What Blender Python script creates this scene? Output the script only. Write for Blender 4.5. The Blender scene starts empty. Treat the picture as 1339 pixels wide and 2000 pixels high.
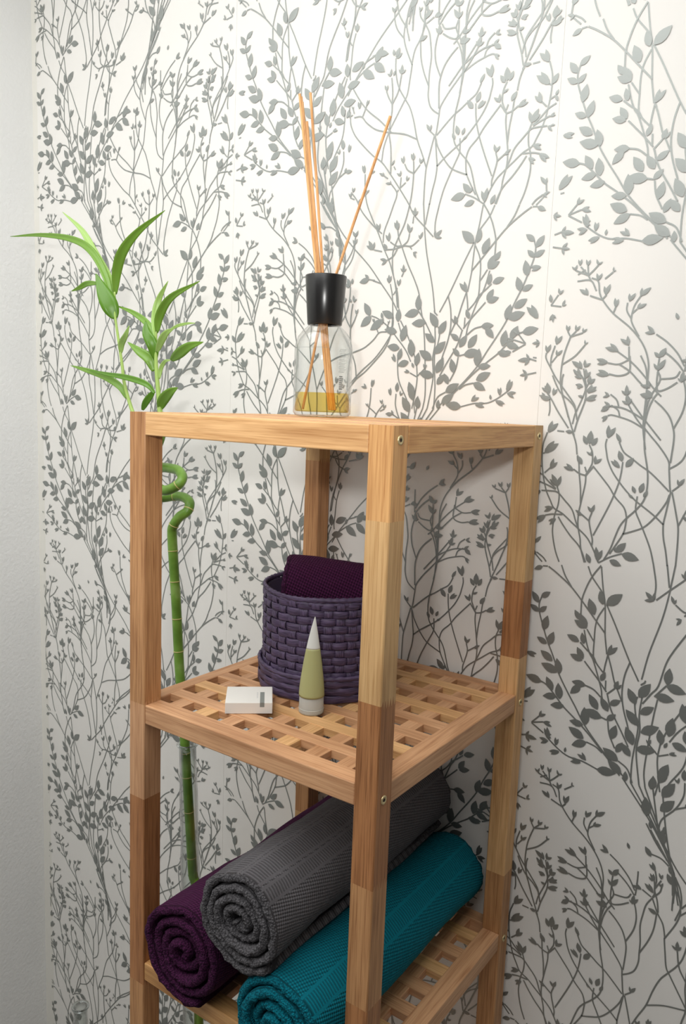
import bpy, bmesh, math, random
from mathutils import Vector, Matrix, noise
random.seed(4)
PI = math.pi
SC = bpy.context.scene
COL = SC.collection
# ---------------------------------------------------------------- camera, world, lights, exposure
# metres; x to the right-front, y to the right-back (wallpapered wall at y = 0.38), z up from the floor
Z0 = 1.48                                   # height of the shelf unit
cam = bpy.data.cameras.new('camera')
cam_ob = bpy.data.objects.new('camera', cam)
COL.objects.link(cam_ob)
_r = Vector((0.81387357, 0.5798658, 0.03695228))
_d = Vector((0.1085949, -0.08932648, -0.99006461))
_f = Vector((-0.57080379, 0.80980024, -0.13567093))
CAMLOC = Vector((0.38580112, -0.62347408, Z0 + 0.01805724))
_m = Matrix((( _r.x, -_d.x, -_f.x, CAMLOC.x), (_r.y, -_d.y, -_f.y, CAMLOC.y), (_r.z, -_d.z, -_f.z, CAMLOC.z), (0, 0, 0, 1)))
cam_ob.matrix_world = _m
cam.sensor_fit = 'HORIZONTAL'
cam.sensor_width = 36.0
cam.lens = 36.0 * 1538.94 / 1339.0
cam.clip_start = 0.02
SC.camera = cam_ob
SC.view_settings.view_transform = 'Standard'
SC.view_settings.look = 'None'
SC.view_settings.gamma = 1.0
SC.view_settings.use_curve_mapping = False
SC.view_settings.exposure = 0.12
wd = bpy.data.worlds.new('world'); SC.world = wd; wd.use_nodes = True
wd.node_tree.nodes['Background'].inputs[0].default_value = (1.0, 0.99, 0.97, 1)
wd.node_tree.nodes['Background'].inputs[1].default_value = 0.12
def area(name, loc, target, size, power, color, sy=None):
    l = bpy.data.lights.new(name, 'AREA'); l.energy = power; l.color = color
    l.shape = 'RECTANGLE'; l.size = size; l.size_y = sy or size
    o = bpy.data.objects.new(name, l); COL.objects.link(o); o.location = loc
    o.rotation_euler = (Vector(target) - Vector(loc)).to_track_quat('-Z', 'Y').to_euler()
    return o
area('ceiling_lamp', (-0.22, -0.60, 2.46), (-0.22, -0.40, 0.0), 1.75, 33.0, (1.0, 0.998, 0.985), 1.7)
sl = bpy.data.lights.new('camera_flash', 'SPOT'); sl.energy = 17.5; sl.color = (1.0, 0.985, 0.96)
sl.spot_size = math.radians(88); sl.spot_blend = 1.0; sl.shadow_soft_size = 0.028
so = bpy.data.objects.new('camera_flash', sl); COL.objects.link(so); so.location = (0.30, -0.70, Z0 + 0.14)
so.rotation_euler = (Vector((-0.62, 0.38, Z0 + 0.34)) - so.location).to_track_quat('-Z', 'Y').to_euler()

# ---------------------------------------------------------------- helpers
def obj(name, me, mat=None, parent=None, smooth=False):
    if isinstance(me, bmesh.types.BMesh):
        b = me; me = bpy.data.meshes.new(name); b.to_mesh(me); b.free()
    o = bpy.data.objects.new(name, me); COL.objects.link(o)
    if mat is not None:
        for m in (mat if isinstance(mat, (list, tuple)) else [mat]): me.materials.append(m)
    if smooth:
        for p in me.polygons: p.use_smooth = True
    if parent: o.parent = parent
    return o
def pydata(verts, faces, name='m'):
    me = bpy.data.meshes.new(name); me.from_pydata(verts, [], faces); me.update(); return me
def thing(name, label, cat, loc=(0, 0, 0), rz=0, group=None):
    o = bpy.data.objects.new(name, None); COL.objects.link(o); o.location = loc; o.rotation_euler = (0, 0, rz)
    o.empty_display_size = 0.02
    o['label'] = label; o['category'] = cat
    if group: o['group'] = group
    return o
def struct(o): o['kind'] = 'structure'; return o
def bevel(bm, w, seg=2):
    bmesh.ops.bevel(bm, geom=bm.edges[:], offset=w, segments=seg, affect='EDGES', profile=0.5)
def box_bm(x0, x1, y0, y1, z0, z1, bw=0.0, seg=2):
    bm = bmesh.new(); bmesh.ops.create_cube(bm, size=1)
    for v in bm.verts: v.co = Vector(((x0 + x1) / 2 + v.co.x * (x1 - x0), (y0 + y1) / 2 + v.co.y * (y1 - y0), (z0 + z1) / 2 + v.co.z * (z1 - z0)))
    if bw: bevel(bm, bw, seg)
    return bm
def lathe(prof, n=64, close=False):
    vs, fs = [], []
    for r, z in prof:
        for i in range(n):
            a = 2 * PI * i / n; vs.append((r * math.cos(a), r * math.sin(a), z))
    m = len(prof)
    for k in range(m - 1 if not close else m):
        k2 = (k + 1) % m
        for i in range(n):
            j = (i + 1) % n
            fs.append((k * n + i, k * n + j, k2 * n + j, k2 * n + i))
    return pydata(vs, fs)
def catmull(pts, sub):
    pts = [Vector(p) for p in pts]
    if len(pts) < 3:
        return [pts[0].lerp(pts[-1], i / sub) for i in range(sub + 1)]
    P = [pts[0] * 2 - pts[1]] + pts + [pts[-1] * 2 - pts[-2]]
    out = []
    for i in range(1, len(P) - 2):
        p0, p1, p2, p3 = P[i - 1], P[i], P[i + 1], P[i + 2]
        for s in range(sub):
            t = s / sub
            out.append(0.5 * ((2 * p1) + (p2 - p0) * t + (2 * p0 - 5 * p1 + 4 * p2 - p3) * t * t + (3 * p1 - p0 - 3 * p2 + p3) * t ** 3))
    out.append(pts[-1]); return out
def tube(path, rad, n=10, caps=True):
    """swept round tube; rad is a number or a function of 0..1"""
    path = [Vector(p) for p in path]; m = len(path); vs, fs = [], []
    T = (path[1] - path[0]).normalized()
    N = T.orthogonal().normalized()
    for k in range(m):
        T = (path[min(k + 1, m - 1)] - path[max(k - 1, 0)]).normalized()
        N = (N - T * N.dot(T)).normalized(); Bn = T.cross(N)
        r = rad(k / (m - 1)) if callable(rad) else rad
        for i in range(n):
            a = 2 * PI * i / n; vs.append(path[k] + (N * math.cos(a) + Bn * math.sin(a)) * r)
    for k in range(m - 1):
        for i in range(n):
            j = (i + 1) % n; fs.append((k * n + i, k * n + j, (k + 1) * n + j, (k + 1) * n + i))
    if caps:
        fs.append(tuple(range(n))[::-1]); fs.append(tuple((m - 1) * n + i for i in range(n)))
    return pydata(vs, fs)

# ---------------------------------------------------------------- materials
def new_mat(name):
    m = bpy.data.materials.new(name); m.use_nodes = True
    nt = m.node_tree; return m, nt, nt.nodes['Principled BSDF']
def simple(name, col, rough=0.5, metal=0.0, **kw):
    m, nt, b = new_mat(name)
    b.inputs['Base Color'].default_value = (*col, 1); b.inputs['Roughness'].default_value = rough; b.inputs['Metallic'].default_value = metal
    for k, v in kw.items(): b.inputs[k.replace('_', ' ')].default_value = v
    return m
def lin(r, g, b):
    f = lambda c: (c / 255 / 12.92) if c / 255 <= 0.04045 else ((c / 255 + 0.055) / 1.055) ** 2.4
    return (f(r), f(g), f(b))
def node(nt, t, **kw):
    n = nt.nodes.new(t)
    for k, v in kw.items():
        if k in n.inputs: n.inputs[k].default_value = v
        else: setattr(n, k, v)
    return n
def ramp(nt, stops):
    n = nt.nodes.new('ShaderNodeValToRGB'); e = n.color_ramp.elements
    e[0].position = stops[0][0]; e[0].color = (*stops[0][1], 1)
    e[1].position = stops[-1][0]; e[1].color = (*stops[-1][1], 1)
    for p, c in stops[1:-1]:
        x = e.new(p); x.color = (*c, 1)
    return n
def wood(name, axis, base, dark, seed, contrast=1.0):
    m, nt, b = new_mat(name); L = nt.links.new
    tc = node(nt, 'ShaderNodeTexCoord'); info = node(nt, 'ShaderNodeObjectInfo')
    mp = node(nt, 'ShaderNodeMapping')
    sc = [1.0, 1.0, 1.0]; sc[axis] = 0.03; mp.inputs['Scale'].default_value = sc
    mp.inputs['Location'].default_value = (seed * 1.7, seed * 2.3, seed * 0.9)
    ad = node(nt, 'ShaderNodeVectorMath', operation='ADD')
    sca = node(nt, 'ShaderNodeMath', operation='MULTIPLY'); sca.inputs[1].default_value = 3.0
    L(info.outputs['Random'], sca.inputs[0]); L(tc.outputs['Object'], mp.inputs['Vector'])
    L(mp.outputs[0], ad.inputs[0]); L(sca.outputs[0], ad.inputs[1])
    big = node(nt, 'ShaderNodeTexNoise', Scale=30.0, Detail=2.0, Roughness=0.5, Distortion=0.4)
    L(ad.outputs[0], big.inputs['Vector'])
    ring = node(nt, 'ShaderNodeMath', operation='MULTIPLY'); ring.inputs[1].default_value = 70.0
    L(big.outputs['Fac'], ring.inputs[0])
    fr = node(nt, 'ShaderNodeMath', operation='SINE'); L(ring.outputs[0], fr.inputs[0])
    fine = node(nt, 'ShaderNodeTexNoise', Scale=620.0, Detail=2.0, Roughness=0.6); L(ad.outputs[0], fine.inputs['Vector'])
    mx = node(nt, 'ShaderNodeMath', operation='MULTIPLY_ADD'); mx.inputs[1].default_value = 0.09
    L(fr.outputs[0], mx.inputs[0]); L(fine.outputs['Fac'], mx.inputs[2])
    mid = tuple(a * .6 + c * .4 for a, c in zip(base, dark))
    rp = ramp(nt, [(0.18, dark), (0.42, mid), (0.60, base), (0.95, tuple(min(1, c * 1.08) for c in base))])
    L(mx.outputs[0], rp.inputs[0])
    mp2 = node(nt, 'ShaderNodeMapping'); s2 = [1.0, 1.0, 1.0]; s2[axis] = 0.22; mp2.inputs['Scale'].default_value = s2
    L(tc.outputs['Object'], mp2.inputs['Vector']); ad2 = node(nt, 'ShaderNodeVectorMath', operation='ADD'); L(mp2.outputs[0], ad2.inputs[0]); L(sca.outputs[0], ad2.inputs[1])
    low = node(nt, 'ShaderNodeTexNoise', Scale=34.0, Detail=2.0); L(ad2.outputs[0], low.inputs['Vector'])
    lr = ramp(nt, [(0.3, (1 - .26 * contrast, 1 - .32 * contrast, 1 - .38 * contrast)), (0.55, (1.0,) * 3)]); L(low.outputs['Fac'], lr.inputs[0])
    mul = node(nt, 'ShaderNodeMixRGB', blend_type='MULTIPLY', Fac=1.0); L(rp.outputs[0], mul.inputs[1]); L(lr.outputs[0], mul.inputs[2])
    L(mul.outputs[0], b.inputs['Base Color'])
    b.inputs['Roughness'].default_value = 0.5
    bp = node(nt, 'ShaderNodeBump', Strength=0.2, Distance=0.0005); L(mx.outputs[0], bp.inputs['Height']); L(bp.outputs[0], b.inputs['Normal'])
    return m
TONES = [  # (base, dark)
    (lin(228, 182, 128), lin(192, 142, 88)),    # light golden
    (lin(216, 166, 108), lin(178, 122, 70)),    # mid
    (lin(196, 146, 98), lin(150, 100, 60)),     # brown
    (lin(212, 164, 122), lin(176, 124, 84)),    # pinkish
    (lin(212, 172, 120), lin(180, 136, 84)),    # pale
    (lin(180, 124, 78), lin(128, 80, 44)),      # dark
]
_wc = {}
def wmat(axis, tone, seed=0):
    k = (axis, tone, seed)
    if k not in _wc: _wc[k] = wood('wood_%s_tone_%d' % ('xyz'[axis], tone + 10 * seed), axis, TONES[tone][0], TONES[tone][1], seed + tone * 3.1)
    return _wc[k]

def noise_bump(nt, b, scale, strength, dist, detail=3.0, coord='Object'):
    tc = node(nt, 'ShaderNodeTexCoord'); n = node(nt, 'ShaderNodeTexNoise', Scale=scale, Detail=detail)
    nt.links.new(tc.outputs[coord], n.inputs['Vector'])
    bp = node(nt, 'ShaderNodeBump', Strength=strength, Distance=dist); nt.links.new(n.outputs['Fac'], bp.inputs['Height'])
    nt.links.new(bp.outputs[0], b.inputs['Normal']); return n
M = {}
m, nt, b = new_mat('paper_ground'); b.inputs['Base Color'].default_value = (*lin(238, 236, 231), 1); b.inputs['Roughness'].default_value = 0.75
noise_bump(nt, b, 260, 0.12, 0.0004); M['paper'] = m
m, nt, b = new_mat('silver_grey_print'); b.inputs['Base Color'].default_value = (*lin(160, 164, 161), 1); b.inputs['Roughness'].default_value = 0.56
b.inputs['Metallic'].default_value = 0.88
noise_bump(nt, b, 900, 0.25, 0.0003); M['print'] = m
m, nt, b = new_mat('white_plaster'); b.inputs['Base Color'].default_value = (*lin(240, 241, 240), 1); b.inputs['Roughness'].default_value = 0.85
noise_bump(nt, b, 130, 0.55, 0.0022, 4.0); M['plaster'] = m
m, nt, b = new_mat('glue_band'); b.inputs['Base Color'].default_value = (*lin(232, 230, 222), 1); b.inputs['Roughness'].default_value = 0.8
noise_bump(nt, b, 60, 0.3, 0.001); M['glue'] = m
m, nt, b = new_mat('floor_tile'); b.inputs['Base Color'].default_value = (*lin(150, 146, 140), 1); b.inputs['Roughness'].default_value = 0.35; M['floor'] = m
M['ceiling'] = simple('ceiling_paint', lin(235, 235, 233), 0.9)

# ---------------------------------------------------------------- room shell
WY = 0.38                                   # face of the papered wall
WX = -1.13                                  # face of the plastered left wall
CEIL = 2.50
wall_back = struct(obj('wall_back', box_bm(WX - 0.1, 1.5, WY + 0.0008, WY + 0.12, 0, CEIL), M['glue']))
wall_left = struct(obj('wall_left', box_bm(WX - 0.1, WX, -1.7, WY + 0.0008, 0, CEIL), M['plaster']))
floor = struct(obj('floor', box_bm(WX - 0.1, 1.5, -1.7, WY + 0.12, -0.05, 0), M['floor']))
ceiling = struct(obj('ceiling', box_bm(WX - 0.1, 1.5, -1.7, WY + 0.12, CEIL, CEIL + 0.05), M['ceiling']))

# ---------------------------------------------------------------- printed wallpaper (coordinates in half millimetres on the wall)
STEMS="""528,1131 527,1112 517,1085 494,1057;636,509 637,490 647,463 670,435;471,1132 488,1105 494,1077 494,1057 485,1027 466,986 464,980 469,943 475,906 486,887 508,852 527,822 535,806 547,774 552,736;693,510 676,483 670,455 670,435 679,405 698,364 700,358 695,321 689,284 678,265 656,230 637,200 629,184 617,152 612,114;518,1010 517,980 510,945 498,919 479,891 463,866 449,828 436,780 418,739 402,699;646,388 647,358 654,323 666,297 685,269 701,244 715,206 728,158 746,117 762,77;465,983 457,1018 442,1042 429,1071 426,1078;699,361 707,396 722,420 735,449 738,456;426,1078 413,1054 407,1024 403,989 407,947 407,915 407,889 400,863 388,848 371,836;738,456 751,432 757,402 761,367 757,325 757,293 757,267 764,241 776,226 793,214;440,1041 436,995 425,956 407,915;724,419 728,373 739,334 757,293;446,1117 442,1100 426,1079;718,495 722,478 738,457;426,1079 430,1092 429,1110 427,1125;738,457 734,470 735,488 737,503;423,1080 400,1091;741,458 764,469;386,1136 386,1108 385,1081 384,1068;778,514 778,486 779,459 780,446;384,1045 389,1028 392,1002 387,970 371,932;780,423 775,406 772,380 777,348 793,310;370,1042 348,1027 328,1021 323,1039 323,1067;794,420 816,405 836,399 841,417 841,445;329,1117 350,1102 368,1085 381,1068;835,495 814,480 796,463 783,446;328,1017 317,999 308,972 303,937 304,927 308,881 318,836 322,808 322,778 316,751 298,725 278,703 265,683 255,653 246,622 232,592;836,395 847,377 856,350 861,315 860,305 856,259 846,214 842,186 842,156 848,129 866,103 886,81 899,61 909,31 918,0 932,-30;322,998 342,981 360,959 371,930 374,904 371,850;842,376 822,359 804,337 793,308 790,282 793,228;280,1105 294,1078 299,1052 301,1026 303,1009 303,934;884,483 870,456 865,430 863,404 861,387 861,312;229,1085 257,1067 279,1045 296,1028;935,463 907,445 885,423 868,406;254,1104 256,1067 233,1056 207,1060;910,482 908,445 931,434 957,438;261,985 280,956 302,929;903,363 884,334 862,307;302,929 270,946 241,955 222,959 212,957;862,307 894,324 923,333 942,337 952,335;242,956 236,972 219,983;922,334 928,350 945,361;302,932 320,912 343,887 366,855 370,831 375,792 378,779;862,310 844,290 821,265 798,233 794,209 789,170 786,157;246,893 259,869 279,855 303,838 323,826 347,806 374,781;918,271 905,247 885,233 861,216 841,204 817,184 790,159;215,899 213,884 217,864 222,845 235,819 254,794 277,769 300,749 327,731 348,716 368,699;949,277 951,262 947,242 942,223 929,197 910,172 887,147 864,127 837,109 816,94 796,77;259,844 257,815 252,786 239,745 221,700 200,651;905,222 907,193 912,164 925,123 943,78 964,29;188,826 210,802 232,777 248,754 271,731 279,708 279,693 275,666 259,634 245,609;976,204 954,180 932,155 916,132 893,109 885,86 885,71 889,44 905,12 919,-13;188,829 169,803;976,207 995,181;172,882 181,863 183,838 179,825 169,805;992,260 983,241 981,216 985,203 995,183;169,803 169,780 162,733 158,702 159,671 167,639 171,613 183,578;995,181 995,158 1002,111 1006,80 1005,49 997,17 993,-9 981,-44;169,803 152,807 136,817;995,181 1012,185 1028,195;170,812 165,825;994,190 999,203;144,853 149,832 152,805 158,768 161,730;1020,231 1015,210 1012,183 1006,146 1003,108;142,855 138,880 131,900 126,909;1022,233 1026,258 1033,278 1038,287;130,913 137,944 147,975 153,999 151,1025 144,1045 137,1056 116,1070;1034,291 1027,322 1017,353 1011,377 1013,403 1020,423 1027,434 1048,448;62,1055 75,1029 89,1009 113,990 128,971 134,948 135,943;1102,433 1089,407 1075,387 1051,368 1036,349 1030,326 1029,321;91,1059 88,1044 90,1011 101,982 112,951 123,923 131,903;1073,437 1076,422 1074,389 1063,360 1052,329 1041,301 1033,281;50,1011 64,993 81,966 98,943 114,922;1114,389 1100,371 1083,344 1066,321 1050,300;62,995 57,1000;1102,373 1107,378;104,912 85,913;1060,290 1079,291;154,995 150,994;1010,373 1014,372;49,850 50,833 53,810 59,781 68,753 80,730 92,710 116,698 143,677 160,664 184,644 198,624 211,600 219,582;1115,228 1114,211 1111,188 1105,159 1096,131 1084,108 1072,88 1048,76 1021,55 1004,42 980,22 966,2 953,-22 945,-40;59,908 50,877 49,850;1105,286 1114,255 1115,228;56,854 51,852;1108,232 1113,230;51,817 38,823;1113,195 1126,201;74,816 59,801;1090,194 1105,179;34,805 55,795 72,779 93,762;1130,183 1109,173 1092,157 1071,140;96,768 103,747 102,719 95,693 92,657 95,632 104,598 116,570;1068,146 1061,125 1062,97 1069,71 1072,35 1069,10 1060,-24 1048,-52;48,777 72,769 93,760;1116,155 1092,147 1071,138;54,754 79,755 98,753 119,734 140,712 152,683 160,664;1110,132 1085,133 1066,131 1045,112 1024,90 1012,61 1004,42;51,752 37,753;1113,130 1127,131;116,696 88,694 69,689;1048,74 1076,72 1095,67;105,689 120,668 141,643 168,616 186,579;1059,67 1044,46 1023,21 996,-6 978,-43;192,709 187,688 194,658 199,640 199,625;972,87 977,66 970,36 965,18 965,3;186,688 165,703;978,66 999,81;44,593 46,613;1120,-29 1118,-9;53,587 71,576 81,565;1111,-35 1093,-46 1083,-57;46,586 60,572 70,563;1118,-36 1104,-50 1094,-59;276,614 247,601 219,582;888,-8 917,-21 945,-40;301,762 300,727 312,700 326,672 343,634 354,597;863,140 864,105 852,78 838,50 821,12 810,-25;395,795 381,782;769,173 783,160;378,779 372,732 368,699 371,667 379,635 386,599;786,157 792,110 796,77 793,45 785,13 778,-23;381,780 389,751 397,720 402,699 404,677 405,641 405,601;783,158 775,129 767,98 762,77 760,55 759,19 759,-21;376,773 369,751 348,716 324,688 298,674 274,664;788,151 795,129 816,94 840,66 866,52 890,42;669,876 665,852 648,821 617,788 583,757 550,733 520,697 487,654 453,607 442,587 428,569 396,538 368,510;495,254 499,230 516,199 547,166 581,135 614,111 644,75 677,32 711,-15 722,-35 736,-53 768,-84 796,-112;655,874 629,872 610,852 580,830 551,819 523,811 478,800 436,780;509,252 535,250 554,230 584,208 613,197 641,189 686,178 728,158;673,914 672,877;491,292 492,255;655,885 661,901;509,263 503,279;625,872 615,893 611,903;539,250 549,271 553,281;524,888 524,921 529,960;640,266 640,299 635,338;524,888 505,920 497,962;640,266 659,298 667,340;524,888 537,909 545,927;640,266 627,287 619,305;524,888 524,866 530,814 522,768 519,700;640,266 640,244 634,192 642,146 645,78;473,719 462,701 443,690;691,97 702,79 721,68;444,723 442,690 444,646 450,606 464,556 483,518 498,484 500,453 495,415 478,362 472,318;720,101 722,68 720,24 714,-16 700,-66 681,-104 666,-138 664,-169 669,-207 686,-260 692,-304;422,710 441,690;742,88 723,68;483,684 485,657;681,62 679,35;485,655 467,668;679,33 697,46;541,695 528,686;623,73 636,64;509,717 503,707;655,95 661,85;515,669 497,647 496,632 504,612 517,578 533,539 535,508;649,47 667,25 668,10 660,-10 647,-44 631,-83 629,-114;490,651 495,644;674,29 669,22;608,709 606,665 597,622 574,575 551,532 531,490 511,454 499,424 486,383 476,321;556,87 558,43 567,0 590,-47 613,-90 633,-132 653,-168 665,-198 678,-239 688,-301;652,659 636,640 628,626;512,37 528,18 536,4;600,653 625,636 628,626 608,596 566,554 540,534;564,31 539,14 536,4 556,-26 598,-68 624,-88;659,648 643,641;505,26 521,19;435,572 437,553;729,-50 727,-69;510,508 489,495 471,494;654,-114 675,-127 693,-128;486,538 481,515 471,494 448,443 421,393 405,355 392,295 377,271 358,240;678,-84 683,-107 693,-128 716,-179 743,-229 759,-267 772,-327 787,-351 806,-382;446,526 451,506 468,493;718,-96 713,-116 696,-129;414,506 437,491 464,493 495,487 527,487;750,-116 727,-131 700,-129 669,-135 637,-135;566,490 537,483;598,-132 627,-139;518,457 498,467 485,486;646,-165 666,-155 679,-136;460,419 466,407;704,-203 698,-215;504,389 495,354 491,307 488,280 490,263;660,-233 669,-268 673,-315 676,-342 674,-359;479,376 492,357;685,-246 672,-265;443,489 436,481;721,-133 728,-141;405,603 400,558 395,515 385,459 363,373 351,302;759,-19 764,-64 769,-107 779,-163 801,-249 813,-320;386,601 396,546;778,-21 768,-76;354,597 364,549 363,510;810,-25 800,-73 801,-112;1055,668 1021,668 1005,642;109,1290 143,1290 159,1264;1055,684 1036,695;109,1306 128,1317;1019,674 1002,665 996,636 985,616 958,585 918,553 892,525 874,496 864,463 863,432 863,384 864,336 863,304 854,256;145,1296 162,1287 168,1258 179,1238 206,1207 246,1175 272,1147 290,1118 300,1085 301,1054 301,1006 300,958 301,926 310,878;1049,703 1028,681;115,1325 136,1303;1031,704 1028,681;133,1326 136,1303;1005,704 1018,690 1028,681;159,1326 146,1312 136,1303;1062,695 1028,681;102,1317 136,1303;986,670 967,685;178,1292 197,1307;1028,681 1021,668;136,1303 143,1290;1020,631 989,620;144,1253 175,1242;989,620 979,631;175,1242 185,1253;958,588 954,600;206,1210 210,1222;926,610 926,591 914,571;238,1232 238,1213 250,1193;895,626 909,602 914,574 910,558 892,528;269,1248 255,1224 250,1196 254,1180 272,1150;902,594 913,584;262,1216 251,1206;852,533 825,514 799,487 782,458;312,1155 339,1136 365,1109 382,1080;914,505 911,473;250,1127 253,1095;942,494 907,469 876,439 845,402 828,386;222,1116 257,1091 288,1061 319,1024 336,1008;962,465 936,462 911,473;202,1087 228,1084 253,1095;840,477 841,449 834,424 853,384 864,336;324,1099 323,1071 330,1046 311,1006 300,958;834,427 801,431 790,446;330,1049 363,1053 374,1068;908,386 877,347 863,330 820,281;256,1008 287,969 301,952 344,903;949,388 933,375 926,357;215,1010 231,997 238,979;950,359 920,356 894,346 863,328;214,981 244,978 270,968 301,950;1070,544 1062,531;94,1166 102,1153;1049,544 1062,531;115,1166 102,1153;1031,540 1062,531;133,1162 102,1153;1062,531 1073,497 1079,465 1080,418 1072,385 1052,327;102,1153 91,1119 85,1087 84,1040 92,1007 112,949;1079,461 1047,482 1023,510;85,1083 117,1104 141,1132;1101,509 1109,480 1109,456;63,1131 55,1102 55,1078;1123,491 1123,477 1109,453 1092,426 1063,391 1039,360 1034,340;41,1113 41,1099 55,1075 72,1048 101,1013 125,982 130,962;1095,482 1107,466;69,1104 57,1088;1022,451 1017,428 1013,398 1030,349 1036,333 1040,310;142,1073 147,1050 151,1020 134,971 128,955 124,932;1107,383 1103,346 1105,329;57,1005 61,968 59,951;1120,611 1102,637;44,1233 62,1259;1120,611 1092,607;44,1233 72,1229;1007,413 1014,398;157,1035 150,1020;1023,427 1016,426;141,1049 148,1048;1091,832 1071,855;73,212 93,235;1091,832 1058,842;73,212 106,222;1091,831 1055,811;73,211 109,191;1124,787 1104,793;40,167 60,173;1126,757 1102,752;38,137 62,132;68,474 63,456 65,433 75,403 92,359 112,318 130,276 154,236 181,196 212,149 262,95 302,60 323,39;1088,1186 1093,1168 1091,1145 1081,1115 1064,1071 1044,1030 1026,988 1002,948 975,908 944,861 894,807 854,772 833,751;81,243 101,235 128,209 150,187 182,163 217,135 256,98 286,69 310,42;1075,955 1055,947 1028,921 1006,899 974,875 939,847 900,810 870,781 846,754;176,481 177,446;980,1193 979,1158;219,583 202,557 189,529 179,497 176,478;937,1295 954,1269 967,1241 977,1209 980,1190;81,560 106,545 144,517 177,483 216,439 244,408;1075,1272 1050,1257 1012,1229 979,1195 940,1151 912,1120;116,569 128,542 147,515;1040,1281 1028,1254 1009,1227;186,576 199,549 227,514 234,494;970,1288 957,1261 929,1226 922,1206;220,580 228,528 237,483 242,422 244,400 252,354;936,1292 928,1240 919,1195 914,1134 912,1112 904,1066;79,560 65,559;1077,1272 1091,1271;241,484 265,439 287,394 311,346 336,302;915,1196 891,1151 869,1106 845,1058 820,1014;236,475 222,447 217,420 217,385 218,344 226,325;920,1187 934,1159 939,1132 939,1097 938,1056 930,1037;196,410 212,387 218,379;960,1122 944,1099 938,1091;189,407 199,370 209,346 220,328 244,263 249,238 260,216;967,1119 957,1082 947,1058 936,1040 912,975 907,950 896,928;181,372 198,357 218,341 229,323 247,304;975,1084 958,1069 938,1053 927,1035 909,1016;196,324 216,303 236,282 259,255;960,1036 940,1015 920,994 897,967;255,354 250,324 248,304;901,1066 906,1036 908,1016;256,351 267,319 277,286 288,264 300,239;900,1063 889,1031 879,998 868,976 856,951;279,269 260,249;877,981 896,961;255,285 256,258;901,997 900,970;311,346 301,309 298,264 305,222 319,180 324,160;845,1058 855,1021 858,976 851,934 837,892 832,872;246,238 225,254 201,260;910,950 931,966 955,972;266,181 250,185;890,893 906,897;269,179 275,146 292,111;887,891 881,858 864,823;262,249 275,210 305,160 325,125;894,961 881,922 851,872 831,837;218,107 243,101 261,89;938,819 913,813 895,801;252,41 212,51 175,53 148,64 119,84 108,95;904,753 944,763 981,765 1008,776 1037,796 1048,807;50,176 40,175;1106,888 1116,887;566,300 542,291 505,267 475,236 441,198 422,165;590,1012 614,1003 651,979 681,948 715,910 734,877;423,133 400,122;733,845 756,834;400,122 375,145;756,834 781,857;467,189 466,151 459,109 433,62 418,30;689,901 690,863 697,821 723,774 738,742;402,157 398,116 403,72 411,30;754,869 758,828 753,784 745,742;385,266 379,217 373,145 369,72 375,31;771,978 777,929 783,857 787,784 781,743;348,263 345,217 350,174 346,116 360,32;808,975 811,929 806,886 810,828 796,744;337,262 332,242 337,211 345,180 338,93 339,32;819,974 824,954 819,923 811,892 818,805 817,744;304,80 328,65 343,32;852,792 828,777 813,744;463,283 440,245 429,224;693,995 716,957 727,936;470,277 457,242;686,989 699,954;633,100 593,138 550,172 519,207 494,243;523,812 563,850 606,884 637,919 662,955;429,224 413,189 402,157;727,936 743,901 754,869;342,294 351,302;814,1006 805,1014;353,308 350,300;803,1020 806,1012;403,307 388,287 377,272;753,1019 768,999 779,984;770,649 741,604 708,565;386,-63 415,-108 448,-147;758,636 712,568;398,-76 444,-144;741,613 700,552;415,-99 456,-160;742,637 729,618 688,554 640,502 606,470 574,438 536,392 498,346 475,310;414,-75 427,-94 468,-158 516,-210 550,-242 582,-274 620,-320 658,-366 681,-402;751,572 727,569 707,556;405,-140 429,-143 449,-156;689,533 674,502 669,462 680,418;467,-179 482,-210 487,-250 476,-294;668,456 644,493 634,531;488,-256 512,-219 522,-181;737,531 732,506 735,482 726,454 721,423;419,-181 424,-206 421,-230 430,-258 435,-289;721,511 735,482;435,-201 421,-230;689,784 689,749 705,710 734,672 740,638;467,72 467,37 451,-2 422,-40 416,-74;762,747 752,698 740,640;394,35 404,-14 416,-72;748,775 756,729;408,63 400,17;708,708 679,724;448,-4 477,12;565,402 536,392;591,-310 620,-320;580,406 558,402;576,-306 598,-310;418,30 435,-70 458,-170 465,-230;738,742 721,642 698,542 691,482;375,31 419,-69 459,-170 480,-250;781,743 737,643 697,542 676,462;360,32 415,-69 461,-170 467,-270;796,744 741,643 695,542 689,442;339,32 409,-69 462,-170 481,-230;817,744 747,643 694,542 675,482;317,39 402,-65 463,-170 468,-250;839,751 754,647 693,542 688,462"""
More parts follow.
